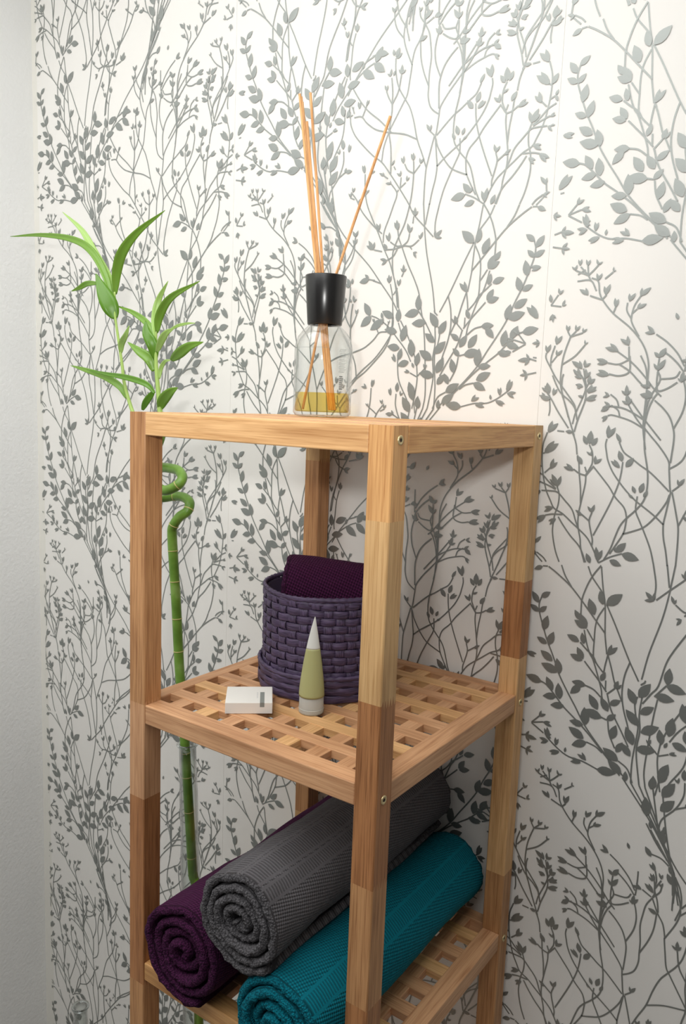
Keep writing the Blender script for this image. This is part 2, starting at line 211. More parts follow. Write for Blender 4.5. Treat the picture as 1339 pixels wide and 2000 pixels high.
LEAVES="""471,1132 455,1158;693,510 709,536;440,1040 418,1048;724,418 746,426;524,1018 526,1035;640,396 638,413;517,1012 506,1036;647,390 658,414;515,1009 497,1020;649,387 667,398;257,846 247,872;907,224 917,250;267,833 285,856;897,211 879,234;172,884 174,918;992,262 990,296;178,881 192,901;986,259 972,279;166,883 155,905;998,261 1009,283;157,832 142,853;1007,210 1022,231;144,1028 124,1033;1020,406 1040,411;147,1001 133,1005;1017,379 1031,383;60,995 34,997;1104,373 1130,375;126,912 107,913;1038,290 1057,291;48,853 33,876;1116,231 1131,254;37,824 30,837;1127,202 1134,215;37,824 30,809;1127,202 1134,187;276,613 319,604;888,-9 845,-18;261,616 284,643;903,-6 880,21;261,616 255,631;903,-6 909,9;247,593 277,583;917,-29 887,-39;306,772 314,797;858,150 850,175;295,770 287,787;869,148 877,165;291,758 279,764;873,136 885,142;316,762 325,778;848,140 839,156;523,964 518,977;641,342 646,355;520,489 533,505;644,-133 631,-117;44,754 33,753;1120,132 1131,131;315,1004 299,1024;849,382 865,402;313,1006 286,1012;851,384 878,390;198,579 186,603;966,-43 978,-19;840,479 853,491;324,1101 311,1113;840,479 826,501;324,1101 338,1123;950,359 970,345;214,981 194,967;1109,386 1115,415;55,1008 49,1037;1120,619 1123,639;44,1241 41,1261;1027,402 1036,403;137,1024 128,1025;1007,414 1003,434;157,1036 161,1056;1007,413 990,426;157,1035 174,1048;67,474 92,492;1089,1186 1064,1204;61,458 41,486;1095,1170 1115,1198;65,433 85,452;1091,1145 1071,1164;64,434 37,449;1092,1146 1119,1161;80,386 89,427;1076,1098 1067,1139;96,348 109,386;1060,1060 1047,1098;92,350 63,363;1064,1062 1093,1075;111,306 76,328;1045,1018 1080,1040;133,276 122,316;1023,988 1034,1028;126,278 80,293;1030,990 1076,1005;84,241 40,251;1072,953 1116,963;117,225 97,259;1039,937 1059,971;138,206 131,249;1018,918 1025,961;128,211 91,203;1028,923 1065,915;151,190 114,183;1005,902 1042,895;206,151 169,154;950,863 987,866;210,115 168,136;946,827 988,848;218,107 180,88;938,819 976,800;65,558 42,547;1091,1270 1114,1259;241,484 279,518;915,1196 877,1230;232,483 221,517;924,1195 935,1229;212,452 195,493;944,1164 961,1205;194,412 174,449;962,1124 982,1161;176,432 160,456;980,1144 996,1168;193,413 161,429;963,1125 995,1141;191,370 184,399;965,1082 972,1111;178,374 145,386;978,1086 1011,1098;192,329 174,358;964,1041 982,1070;190,325 157,335;966,1037 999,1047;242,282 253,307;914,994 903,1019;279,269 287,292;877,981 869,1004;204,260 167,262;952,972 989,974;191,256 165,228;965,968 991,940;267,205 246,238;889,917 910,950;240,203 215,239;916,915 941,951;270,224 297,242;886,936 859,954;266,181 288,202;890,893 868,914;252,184 202,193;904,896 954,905;212,154 206,201;944,866 950,913;280,134 291,174;876,846 865,886;296,103 311,133;860,815 845,845;303,80 262,105;853,792 894,817;314,48 277,76;842,760 879,788;252,41 301,45;904,753 855,757;163,63 165,77;993,775 991,789;404,310 407,353;752,1022 749,1065;403,307 450,297;753,1019 706,1009;379,275 425,273;777,987 731,985;347,220 379,245;809,932 777,957;340,262 366,303;816,974 790,1015;334,242 312,279;822,954 844,991;345,188 311,222;811,900 845,934;336,134 315,177;820,846 841,889;332,102 307,131;824,814 849,843;570,301 592,339;586,1013 564,1051;566,298 603,269;590,1010 553,981;527,285 568,258;629,997 588,970;488,293 528,312;668,1005 628,1024;526,291 530,309;630,1003 626,1021;474,251 517,259;682,963 639,971;472,280 469,318;684,992 687,1030;456,224 443,271;700,936 713,983;419,180 425,230;737,892 731,942;462,204 505,210;694,916 651,922;464,171 455,204;692,883 701,916;429,165 467,154;727,877 689,866;353,171 395,197;803,883 761,909;404,154 396,192;752,866 760,904;345,125 393,133;811,837 763,845;407,54 422,98;749,766 734,810;425,29 442,56;731,741 714,768;390,31 388,60;766,743 768,772;326,33 324,59;830,745 832,771;411,148 418,163;745,860 738,875;751,566 767,588;405,-146 389,-124;725,608 731,645;431,-104 425,-67;805,567 811,582;351,-145 345,-130;695,536 707,556;461,-176 449,-156;748,775 731,820;408,63 425,108;760,747 764,780;396,35 392,68;738,732 711,776;418,20 445,64;739,694 708,731;417,-18 448,19;691,790 693,818;465,78 463,106;679,723 655,724;477,11 501,12;682,722 676,736;474,10 480,24;724,637 727,656;432,-75 429,-56;758,640 759,663;398,-72 397,-49;771,670 777,719;385,-42 379,7;580,406 613,399;576,-306 543,-313;580,409 594,421;576,-303 562,-291"""
BUDS="""528,1131 538,1149 521,1148;636,509 626,527 643,526;427,1125 423,1145 415,1143;737,503 741,523 749,521;445,1115 448,1129 437,1126;719,493 716,507 727,504;427,1093 414,1114 404,1111;737,471 750,492 760,489;398,1091 383,1102 373,1093;766,469 781,480 791,471;378,1042 393,1061 382,1069 370,1052;786,420 771,439 782,447 794,430;323,1069 339,1096 312,1086;841,447 825,474 852,464;207,1058 179,1070 174,1059;957,436 985,448 990,437;261,985 268,1001 254,1012 244,995;903,363 896,379 910,390 920,373;212,957 200,941 197,950;952,335 964,319 967,328;218,981 201,992 197,977;946,359 963,370 967,355;249,893 244,910 237,915;915,271 920,288 927,293;217,902 235,929 217,934;947,280 929,307 947,312;252,830 237,849 229,845;912,208 927,227 935,223;180,855 178,866 166,864;984,233 986,244 998,242;189,834 207,849 190,856;975,212 957,227 974,234;136,814 116,830 109,821;1028,192 1048,208 1055,199;136,1051 127,1075 116,1068;1028,429 1037,453 1048,446;150,1049 161,1066 148,1073;1014,427 1003,444 1016,451;158,1012 179,1029 167,1034;1006,390 985,407 997,412;154,995 182,1008 180,997;1010,373 982,386 984,375;52,1011 43,1029 35,1024;1112,389 1121,407 1129,402;61,908 87,933 71,939;1103,286 1077,311 1093,317;56,854 92,881 80,887;1108,232 1072,259 1084,265;74,813 93,832 82,841;1090,191 1071,210 1082,219;98,768 105,797 79,800 74,786;1066,146 1059,175 1085,178 1090,164;48,775 36,784 33,777;1116,153 1128,162 1131,155;52,753 40,739 48,743;1112,131 1124,117 1116,121;70,689 42,675 50,666;1094,67 1122,53 1114,44;89,712 66,711 65,698;1075,90 1098,89 1099,76;99,683 79,675 83,665;1065,61 1085,53 1081,43;192,709 198,731 180,725;972,87 966,109 984,103;168,701 149,712 154,701;996,79 1015,90 1010,79;20,729 -6,729 -10,719;1144,107 1170,107 1174,97;46,611 63,632 45,628;1118,-11 1101,10 1119,6;53,587 34,592 41,578;1111,-35 1130,-30 1123,-44;216,587 227,617 210,623;948,-35 937,-5 954,1;395,795 407,815 391,812;769,173 757,193 773,190;669,878 672,891 659,883;495,256 492,269 505,261;661,899 665,908 656,905;503,277 499,286 508,283;637,895 642,916 633,914;527,273 522,294 531,292;612,900 608,915 602,914;552,278 556,293 562,292;533,964 544,974 530,985;631,342 620,352 634,363;497,963 506,978 495,989 482,973;667,341 658,356 669,367 682,351;544,927 551,944 540,943;620,305 613,322 624,321;515,721 522,730 507,735;649,99 642,108 657,113;477,721 486,738 476,742;687,99 678,116 688,120;445,724 453,744 445,746 439,737;719,102 711,122 719,124 725,115;421,712 424,729 410,727;743,90 740,107 754,105;485,687 498,697 484,703;679,65 666,75 680,81;464,671 463,687 454,681;700,49 701,65 710,59;541,695 558,705 545,706;623,73 606,83 619,84;515,670 535,674 519,680;649,48 629,52 645,58;610,712 619,735 611,735;554,90 545,113 553,113;592,708 582,723 572,713;572,86 582,101 592,91;650,662 651,677 641,675;514,40 513,55 523,53;657,648 665,661 654,665;507,26 499,39 510,43;600,653 599,664 590,663;564,31 565,42 574,41;431,572 441,590 431,597 420,585;733,-50 723,-32 733,-25 744,-37;551,544 561,565 547,564;613,-78 603,-57 617,-58;514,510 527,530 514,536;650,-112 637,-92 650,-86;486,538 499,562 491,568 482,559;678,-84 665,-60 673,-54 682,-63;446,527 454,555 436,544;718,-95 710,-67 728,-78;411,507 415,520 402,527;753,-115 749,-102 762,-95;568,490 593,504 586,518 564,513;596,-132 571,-118 578,-104 600,-109;518,457 543,462 537,444;646,-165 621,-160 627,-178;431,473 417,472 420,456;733,-149 747,-150 744,-166;460,419 471,431 461,442 450,429;704,-203 693,-191 703,-180 714,-193;508,391 516,407 509,416 500,412;656,-231 648,-215 655,-206 664,-210;475,382 480,400 468,402;689,-240 684,-222 696,-220;363,507 341,527 340,505 363,529;801,-115 823,-95 824,-117 801,-93;1051,706 1056,721 1047,722;113,1328 108,1343 117,1344;1031,704 1036,720 1025,719;133,1326 128,1342 139,1341;1005,704 1010,719 994,712;159,1326 154,1341 170,1334;1062,695 1072,705 1058,709;102,1317 92,1327 106,1331;1002,667 1007,685 993,684;162,1289 157,1307 171,1306;967,686 966,698 959,689;197,1308 198,1320 205,1311;1025,633 1048,648 1032,651;139,1255 116,1270 132,1273;981,631 986,653 971,657;183,1253 178,1275 193,1279;954,600 957,623 948,620;210,1222 207,1245 216,1242;922,613 923,632 908,632;242,1235 241,1254 256,1254;897,624 894,644 873,644;267,1246 270,1266 291,1266;902,595 895,609 880,606;262,1217 269,1231 284,1228;856,536 879,537 874,554;308,1158 285,1159 290,1176;914,508 936,524 919,531;250,1130 228,1146 245,1153;939,494 972,503 960,513;225,1116 192,1125 204,1135;962,467 991,475 989,462;202,1089 173,1097 175,1084;856,406 879,412 863,425;308,1028 285,1034 301,1047;909,386 923,398 911,412 900,399;255,1008 241,1020 253,1034 264,1021;951,385 968,380 964,394;213,1007 196,1002 200,1016;1070,544 1075,561 1065,559;94,1166 89,1183 99,1181;1049,544 1050,561 1038,558;115,1166 114,1183 126,1180;1031,540 1031,553 1020,550;133,1162 133,1175 144,1172;1023,510 1024,523 1015,517;141,1132 140,1145 149,1139;1098,512 1099,535 1083,534;66,1134 65,1157 81,1156;1121,491 1126,511 1112,513;43,1113 38,1133 52,1135;1095,482 1096,499 1080,498;69,1104 68,1121 84,1120;1026,451 1054,470 1034,471;138,1073 110,1092 130,1093;1020,454 1020,474 1004,465;144,1076 144,1096 160,1087;1025,427 1044,431 1039,437;139,1049 120,1053 125,1059;1011,395 994,407 984,398;153,1017 170,1029 180,1020;1116,377 1135,381 1128,389;48,999 29,1003 36,1011;1097,382 1096,402 1086,399;67,1004 68,1024 78,1021;1099,637 1102,654 1088,649;65,1259 62,1276 76,1271;1090,608 1083,624 1078,612;74,1230 81,1246 86,1234;1114,589 1121,572 1111,568 1103,578;50,1211 43,1194 53,1190 61,1200;1071,855 1065,873 1052,866;93,235 99,253 112,246;1058,842 1038,847 1033,835;106,222 126,227 131,215;1052,811 1032,813 1032,802;112,191 132,193 132,182;1106,791 1095,806 1072,788 1092,775;58,171 69,186 92,168 72,155;1102,752 1087,765 1080,749 1095,735;62,132 77,145 84,129 69,115;1120,897 1100,932 1087,927;44,277 64,312 77,307;1119,1027 1090,1028 1094,1018;45,407 74,408 70,398;1130,835 1109,832 1119,843 1120,821;34,215 55,212 45,223 44,201;255,354 278,379 263,383;901,1066 878,1091 893,1095;286,269 296,284 277,283;870,981 860,996 879,995;208,47 181,54 180,42;948,759 975,766 976,754;221,57 209,76 197,68;935,769 947,788 959,780;137,75 144,95 135,97;1019,787 1012,807 1021,809;117,86 110,119 102,114;1039,798 1046,831 1054,826;116,81 90,84 95,69;1040,793 1066,796 1061,781;148,60 120,53 126,46;1008,772 1036,765 1030,758;474,165 489,180 483,189;682,877 667,892 673,901;375,145 379,160 367,157;781,857 777,872 789,869;424,135 443,136 438,143;732,847 713,848 718,855;634,531 645,551 624,551;522,-181 511,-161 532,-161;737,531 754,545 746,553;419,-181 402,-167 410,-159;742,501 752,511 743,518;414,-211 404,-201 413,-194;721,515 728,530 718,529;435,-197 428,-182 438,-183;670,779 669,802 662,798;486,67 487,90 494,86;704,778 714,788 703,794;452,66 442,76 453,82"""
def parse(s): return [[(float(a) / 2000, float(c) / 2000) for a, c in (t.split(',') for t in it.split())] for it in s.split(';')]
P_ST, P_LV, P_BD = parse(STEMS), parse(LEAVES), parse(BUDS)
PITCH = 0.6703; STRIP_W = 0.5546
def build_print(zoffs, umin, umax, zmin, zmax):
    vs, fs = [], []
    def fan(outline, c, h0, h1):
        k = len(vs); vs.append((c[0], -h1, c[1]))
        for p in outline: vs.append((p[0], -h0, p[1]))
        n = len(outline)
        for i in range(n): fs.append((k, k + 1 + i, k + 1 + (i + 1) % n))
    cnt = [0]
    def leaf(bx, bz, tx, tz, w, h0=.0006, h1=.00095):
        cnt[0] += 1; h0 += (cnt[0] % 23) * .000012 + .0003; h1 = h0 + .0001
        dx, dz = tx - bx, tz - bz; L = math.hypot(dx, dz)
        if L < 1e-4: return
        nx, nz = -dz / L, dx / L; half = w * L / 2; out = []
        ts = [0, .12, .28, .48, .68, .86, 1]
        ws = [.12, .55, .92, 1.0, .78, .38, 0]
        for t, q in zip(ts, ws): out.append((bx + dx * t + nx * half * q, bz + dz * t + nz * half * q))
        for t, q in list(zip(ts, ws))[-2::-1]: out.append((bx + dx * t - nx * half * q, bz + dz * t - nz * half * q))
        fan(out, (bx + dx * .45, bz + dz * .45), h0, h1)
    for zo in zoffs:
        for si, st in enumerate(P_ST):
            hy = -.00045 - (si % 37) * .000011
            p = catmull([(-u, z + zo, 0) for u, z in st], 5 if len(st) > 2 else 3)
            k = len(vs); n = len(p)
            for i, q in enumerate(p):
                t = (p[min(i + 1, n - 1)] - p[max(i - 1, 0)]); t.normalize()
                w = .00098
                vs.append((q.x - t.y * w, hy, q.y + t.x * w)); vs.append((q.x + t.y * w, hy, q.y - t.x * w))
            for i in range(n - 1): fs.append((k + 2 * i, k + 2 * i + 1, k + 2 * i + 3, k + 2 * i + 2))
        for (b0, t0) in P_LV: leaf(-b0[0], b0[1] + zo, -t0[0], t0[1] + zo, .50)
        for bd in P_BD:
            bx, bz = -bd[0][0], bd[0][1] + zo
            tips = [(-t[0], t[1] + zo) for t in bd[1:]]
            cx = sum(t[0] for t in tips) / len(tips); cz = sum(t[1] for t in tips) / len(tips)
            L = math.hypot(cx - bx, cz - bz)
            leaf(bx, bz, bx + (cx - bx) * .66, bz + (cz - bz) * .66, .56, .00062, .001)
            for tx, tz in tips:
                leaf(bx + (cx - bx) * .08, bz + (cz - bz) * .08, tx, tz, .38, .0006, .00092)
    bm = bmesh.new(); me = pydata(vs, fs); bm.from_mesh(me)
    for co, no in (((-umin, 0, 0), (1, 0, 0)), ((-umax, 0, 0), (-1, 0, 0)), ((0, 0, zmin), (0, 0, -1)), ((0, 0, zmax), (0, 0, 1))):
        bmesh.ops.bisect_plane(bm, geom=bm.verts[:] + bm.edges[:] + bm.faces[:], plane_co=co, plane_no=no, clear_outer=True)
    # all faces towards the room
    for f in bm.faces:
        f.normal_update()
        if f.normal.y > 0: f.normal_flip()
    return bm
full = None
for i, (du, dz) in enumerate([(STRIP_W, .0177), (0, 0), (-STRIP_W, -.1516), (-2 * STRIP_W, -.33)]):
    u0 = .013 + du; u1 = u0 + STRIP_W
    if i == 0: u1 -= .006
    bm = box_bm(-u1 + .0002, -u0 - .0002, WY, WY + .0012, 0.0, CEIL)
    if i == 0:                              # the corner strip is trimmed a little askew towards the floor
        for v in bm.verts:
            if v.co.x < -u1 + .01 and v.co.z < .1: v.co.x += .018
    s = obj('wallpaper_strip', bm, M['paper'], wall_back)
    bm = build_print([dz + k * PITCH for k in range(-3, 3)], u0 - 0 + .0002, u1 - .0002 - (.001 if i == 0 else 0), -Z0 + .002, CEIL - Z0 - .002) if False else None
    # pattern is drawn at the strip's own place
    P_save = (P_ST, P_LV, P_BD)
    if du:
        P_ST, P_LV, P_BD = [[[(u + du, z) for u, z in it] for it in g] for g in P_save]
    bm = build_print([dz + k * PITCH for k in range(-3, 3)], u0 + .0003, u1 - .0003, -Z0 + .002, CEIL - Z0 - .002)
    P_ST, P_LV, P_BD = P_save
    if i == 0:
        bmesh.ops.bisect_plane(bm, geom=bm.verts[:] + bm.edges[:] + bm.faces[:], plane_co=(-1.105, 0, -1.4), plane_no=Vector((-1, 0, -.0075)), clear_outer=True)
    pr = obj('printed_branches', bm, M['print'], s)
    pr.location = (0, WY, Z0)
    pr['kind'] = 'stuff'
    pr['label'] = 'raised silver grey print of leafy branches'

# ---------------------------------------------------------------- shelf unit (u = -x, v = y)
W = 0.37; PU = 0.0275; PV = 0.0280
TRAYS = [Z0, Z0 - 0.359, Z0 - 0.7076, Z0 - 1.058]
shelf = thing('shelf_unit', 'open square wooden shelf tower with lattice shelves against the papered wall', 'shelf unit', (0, 0, 0))
def wpart(name, x0, x1, y0, y1, z0, z1, axis, tone, bw=.0012, seed=0):
    cx, cy, cz = (x0 + x1) / 2, (y0 + y1) / 2, (z0 + z1) / 2
    o = obj(name, box_bm(x0 - cx, x1 - cx, y0 - cy, y1 - cy, z0 - cz, z1 - cz, bw), wmat(axis, tone, seed), shelf)
    o.location = (cx, cy, cz); return o
def post(x0, x1, y0, y1, joints, tones, fingers):
    """post of end-jointed blocks; joints = heights from the top down; fingers: the zigzag joints seen on the x faces"""
    zs = [Z0] + joints + [0.0]
    vs, fs, mi = [], [], []
    c = .0011
    cx, cy = (x0 + x1) / 2, (y0 + y1) / 2
    X0, X1, Y0, Y1 = x0 - cx, x1 - cx, y0 - cy, y1 - cy
    ring = [(X0 + c, Y0), (X1 - c, Y0), (X1, Y0 + c), (X1, Y1 - c), (X1 - c, Y1), (X0 + c, Y1), (X0, Y1 - c), (X0, Y0 + c)]
    nz = 11
    def edge(a, b, z, zig):
        out = [(a[0], a[1], z)]
        if zig:
            for k in range(1, nz):
                t = k / nz; out.append((a[0] + (b[0] - a[0]) * t, a[1] + (b[1] - a[1]) * t, z + (.0048 if k % 2 else -.0048)))
        out.append((b[0], b[1], z)); return out
    for s in range(len(zs) - 1):
        zt, zb = zs[s], zs[s + 1]
        for i in range(8):
            a, b2 = ring[i], ring[(i + 1) % 8]
            side = i in (2, 6)
            top = edge(a, b2, zt, side and s > 0 and fingers[s - 1]); bot = edge(a, b2, zb, side and s < len(joints) and fingers[s])
            k = len(vs); vs += bot + top[::-1]; fs.append(tuple(range(k, k + len(bot) + len(top)))); mi.append(s)
    k = len(vs); vs += [(p[0], p[1], Z0) for p in ring]; fs.append(tuple(range(k, k + 8))); mi.append(0)
    k = len(vs); vs += [(p[0], p[1], 0.0) for p in ring[::-1]]; fs.append(tuple(range(k, k + 8))); mi.append(len(zs) - 2)
    me = pydata(vs, fs)
    o = obj('post', me, [wmat(2, t, j) for j, t in enumerate(tones)], shelf)
    for p, q in zip(me.polygons, mi): p.material_index = q
    o.location = (cx, cy, 0); return o
post(-W, -W + PU, 0, PV, [Z0 - .359, Z0 - .483, Z0 - .739, Z0 - 1.1], [2, 3, 5, 2, 5], [1, 0, 1, 0])
post(-PU, 0, 0, PV, [Z0 - .091, Z0 - .272, Z0 - .466, Z0 - .600, Z0 - .95], [1, 4, 5, 2, 5, 2], [0, 1, 1, 0, 1])
post(-PU, 0, W - PV, W, [Z0 - .205, Z0 - .309, Z0 - .62], [4, 5, 0, 2], [0, 0, 0])
post(-W, -W + PU, W - PV, W, [Z0 - .070, Z0 - .649, Z0 - 1.0], [4, 2, 4, 5], [1, 0, 1])
RT = .0245; RW = .0262
for k, zt in enumerate(TRAYS):
    tn = [(0, 1), (3, 3), (1, 3), (2, 2)][k]
    rt = .027 if k == 0 else RT
    i0 = .0 if k == 0 else .0012
    wpart('rail', -W + PU, -PU, i0, RW, zt - rt, zt, 0, tn[0], .0014, k)
    wpart('rail', -RW, -i0, PV, W - PV, zt - rt, zt, 1, tn[1], .0014, k)
    wpart('rail', -W + PU, -PU, W - .021, W - .0005, zt - rt, zt, 0, tn[1], .0014, k)
    wpart('rail', -W + .0005, -W + .021, PV, W - PV, zt - rt, zt, 1, tn[0], .0014, k)
    hp = .0429; h0 = .0379
    for j in range(7):                      # continuous slats over short cross slats
        c = h0 + hp * (j + .5)
        wpart('slat', -W + .020, -RW + .001, c - .0103, c + .0103, zt - .0105, zt - .0003, 0, (3, 0, 3, 3, 0, 3, 0)[j], .0006, k)
    for j in range(7):
        c = h0 + hp * (j + .5)
        o = wpart('cross_slat', -c - .0103, -c + .0103, RW - .001, W - .020, zt - .0125, zt - .0012, 1, (3, 3, 0, 3, 3, 0, 3)[j], .0006, k)
    # screw heads on the right-hand face
    for yy in (.0125, W - .0135):
        me = lathe([(.0046, -.0010), (.0046, .0006), (.0036, .0009), (.0022, .0004), (.0019, -.0016), (.0001, -.0016)], 24)
        sc = obj('screw', me, [simple('brass_screw', lin(214, 196, 150), .35, .6)] if 'screw' not in M else [M['screw']], shelf, True)
        if 'screw' not in M: M['screw'] = me.materials[0]
        sc.location = (.0004, yy, zt - .0135 + (0 if k else .0)); sc.rotation_euler = (0, PI / 2, 0)
        sc['label'] = 'pale screw head'
        hx = obj('hex_socket', lathe([(.0019, 0), (.0001, .0001)], 6), M.setdefault('hole', simple('socket_dark', (.01, .008, .006), .8)), sc)
        hx.location = (0, 0, .0007)

# ---------------------------------------------------------------- reed diffuser
def glass(name, col=(1, 1, 1), ior=1.48, rough=0.0):
    m, nt, b = new_mat(name)
    b.inputs['Base Color'].default_value = (*col, 1); b.inputs['Roughness'].default_value = rough
    b.inputs['Transmission Weight'].default_value = 1.0; b.inputs['IOR'].default_value = ior
    return m
def thin_glass(name, tint=(.96, .98, .97), refl=.5, blend=.22):
    m, nt, b = new_mat(name); nt.nodes.remove(b); L = nt.links.new
    tr = node(nt, 'ShaderNodeBsdfTransparent'); tr.inputs[0].default_value = (*tint, 1)
    gl = node(nt, 'ShaderNodeBsdfGlossy', Roughness=.04)
    lw = node(nt, 'ShaderNodeLayerWeight', Blend=blend); pw = node(nt, 'ShaderNodeMath', operation='POWER'); pw.inputs[1].default_value = 2.5
    L(lw.outputs['Facing'], pw.inputs[0]); mu = node(nt, 'ShaderNodeMath', operation='MULTIPLY_ADD'); mu.inputs[1].default_value = refl; mu.inputs[2].default_value = .025
    L(pw.outputs[0], mu.inputs[0]); mx = node(nt, 'ShaderNodeMixShader')
    L(mu.outputs[0], mx.inputs[0]); L(tr.outputs[0], mx.inputs[1]); L(gl.outputs[0], mx.inputs[2])
    L(mx.outputs[0], nt.nodes['Material Output'].inputs[0]); return m
BX, BY = -.2535, .2255
dif = thing('reed_diffuser', 'glass fragrance diffuser with black collar and reeds on top of the shelf', 'diffuser', (BX, BY, Z0 + .0003))
R = .0385
outer = [(.001, .0006), (.030, .0), (.0355, .0012), (R, .005), (R, .085), (R - .0008, .094), (R - .004, .104), (R - .010, .112), (.0225, .117), (.0205, .121), (.0200, .128)]
inner = [(.0178, .128), (.0180, .119), (.026, .109), (.0325, .100), (.0355, .090), (.0362, .082), (.0362, .0085), (.033, .0062), (.001, .0058)]
obj('bottle', lathe(outer + inner, 72), thin_glass('clear_bottle_glass', (.965, .975, .972), .75, .55), dif, True)
m = thin_glass('amber_oil', (1.0, .875, .47), .1, .5)
liq = obj('scented_oil', lathe([(.001, .0062), (.0355, .0066), (.0361, .010), (.0361, .0315), (.001, .0315)], 72), m, dif, False)
liq['label'] = 'golden yellow oil'
pr = M['etch'] = simple('bottle_print', lin(128, 134, 132), .5)
# printed label on the glass: fine lines and tiny rows of type on the right, a thin frame in front
def arc_strip(a0, a1, z0, z1, r, n=10):
    vs = []; fs = []
    for i in range(n + 1):
        a = math.radians(a0 + (a1 - a0) * i / n); vs += [(r * math.cos(a), r * math.sin(a), z0), (r * math.cos(a), r * math.sin(a), z1)]
    for i in range(n): fs.append((2 * i, 2 * i + 2, 2 * i + 3, 2 * i + 1))
    return vs, fs
vs, fs = [], []
def add_strip(*a):
    v, f = arc_strip(*a); k = len(vs); vs.extend(v); fs.extend([tuple(i + k for i in q) for q in f])
for k in range(18): add_strip(-22 + (k % 3), -8 + (k * 7) % 5, .058 + k * .0017, .0584 + k * .0017, R + .0001, 4)
add_strip(-125, -45, .0885, .0888, R + .0001, 20)
for k in range(7): add_strip(-20, -12 + k % 3, .036 + k * .0026, .0378 + k * .0026, R + .0001, 4)
t = obj('printed_type', pydata(vs, fs), pr, dif); t['label'] = 'faint grey rows of tiny type'
capm = simple('black_collar', lin(24, 24, 24), .27); capm.node_tree.nodes['Principled BSDF'].inputs['Specular IOR Level'].default_value = .6
obj('collar', lathe([(.0170, .120), (.0222, .1195), (.0228, .1205), (.0272, .1815), (.0268, .1825), (.0235, .1826), (.0228, .1815), (.0200, .124)], 72), capm, dif, True)
reedm = wood('reed_wood', 2, lin(236, 182, 122), lin(206, 140, 78), 4.0)
bpt = lambda u, v, z: Vector((-u - BX, v - BY, z))
def onplane(px, py, v):
    d = _r * ((px - 669.5) / 1538.94) + _d * ((py - 1000) / 1538.94) + _f
    return CAMLOC + d * ((v - CAMLOC.y) / d.y)
reeds = [((585, 184), (620, 560), (600, 760), -.012), ((606, 182), (632, 560), (632, 800), .004), ((599, 238), (626, 560), (640, 800), -.004),
         ((590, 200), (628, 560), (648, 800), .010), ((762, 227), (648, 560), (586, 762), .0), ((588, 190), (623, 560), (634, 800), .015)]
for i, (t0, m0, b0, dy) in enumerate(reeds):
    A = onplane(*t0, BY + dy * 1.6) - Vector((BX, BY, Z0)); Bm = onplane(*m0, BY + dy * .7) - Vector((BX, BY, Z0))
    # from the tip down through the mouth of the collar and on to the bottom of the bottle
    d = (Bm - A).normalized(); Mo = A + d * ((.176 - A.z) / d.z); mr = math.hypot(Mo.x, Mo.y)
    if mr > .0195: Mo.x *= .0195 / mr; Mo.y *= .0195 / mr
    d = (Mo - A).normalized(); N2 = A + d * ((.125 - A.z) / d.z); nr = math.hypot(N2.x, N2.y)
    if nr > .0150: N2.x *= .0150 / nr; N2.y *= .0150 / nr
    d = (N2 - Mo).normalized(); E = N2 + d * ((.009 - N2.z) / d.z); rr = math.hypot(E.x, E.y)
    if rr > .0325: E.x *= .0325 / rr; E.y *= .0325 / rr
    o = obj('reed', tube([A, A.lerp(Mo, .5), Mo, N2, N2.lerp(E, .5), E], .0018, 10), reedm, dif)

# ---------------------------------------------------------------- things on the middle shelf
ZM = TRAYS[1]
bxo = thing('soap_box', 'small white carton with a grey band lying on the middle shelf', 'box', (-.2455, .0845, ZM + .0001), math.radians(0))
ax = Vector((-.205 + .248, .084 - .047, 0)).normalized(); ang = math.atan2(ax.y, ax.x); bxo.rotation_euler = (0, 0, ang)
card = simple('white_card', lin(232, 230, 224), .55); M['card'] = card
obj('carton', box_bm(-.0285, .0285, -.0275, .0275, 0, .0140, .0004, 1), card, bxo)
gb = simple('grey_ink', lin(134, 138, 134), .6); b0 = -.0285 + .057 * .735; b1 = -.0285 + .057 * .83
vs = [(b0, -.0276, .0085), (b1, -.0276, .0085), (b1, -.0276, .01405), (b0, -.0276, .01405), (b1, .008, .01405), (b0, .008, .01405)]
o = obj('grey_band', pydata(vs, [(0, 1, 2, 3), (3, 2, 4, 5)]), gb, bxo); o['label'] = 'grey printed band'
vs, fs = [], []
for k in range(9):                          # faint column of letters beside the band
    y = -.012 + k * .0022; x = b0 - .0042 + (k % 2) * .0004; n = len(vs)
    vs += [(x, y, .01404), (x + .0016, y, .01404), (x + .0016, y + .0012, .01404), (x, y + .0012, .01404)]; fs.append((n, n + 1, n + 2, n + 3))
obj('printed_type', pydata(vs, fs), simple('pale_ink', lin(196, 198, 196), .6), bxo)
obj('end_flap', box_bm(.0285, .0287, -.0268, .0268, .0006, .0134, 0), card, bxo)

tb = thing('lotion_tube', 'pointed translucent tube of pale green lotion standing on the middle shelf', 'tube', (-.1745, .119, ZM + .0001))
trl = simple('frosted_cap', lin(222, 222, 214), .38, Transmission_Weight=.45, IOR=1.35, Subsurface_Weight=.0)
obj('cap', lathe([(.001, 0), (.0145, 0), (.0155, .0012), (.0152, .0035), (.0150, .0205), (.0142, .0215), (.001, .0218)], 48), trl, tb, True)
def cone_r(t): return .0154 * (1 - t ** 1.4) ** .95 + .0004
H = .0985
def body_mesh(t0, t1, inset=0.0, n=26):
    pr = [(.0005, .0215 + H * t0)]
    for i in range(n + 1):
        t = t0 + (t1 - t0) * i / n; pr.append((max(cone_r(t) - inset, .0003), .0215 + H * t))
    pr.append((.0002, .0215 + H * t1 + .0003))
    me = lathe(pr, 48)
    for v in me.vertices:                   # flattened towards the crimped tip, which leans a little
        t = max(0, (v.co.z - .0215) / H)
        v.co.y *= 1 - .55 * t; v.co.x += .0012 * t ** 4
        a = math.radians(-35)
    return me
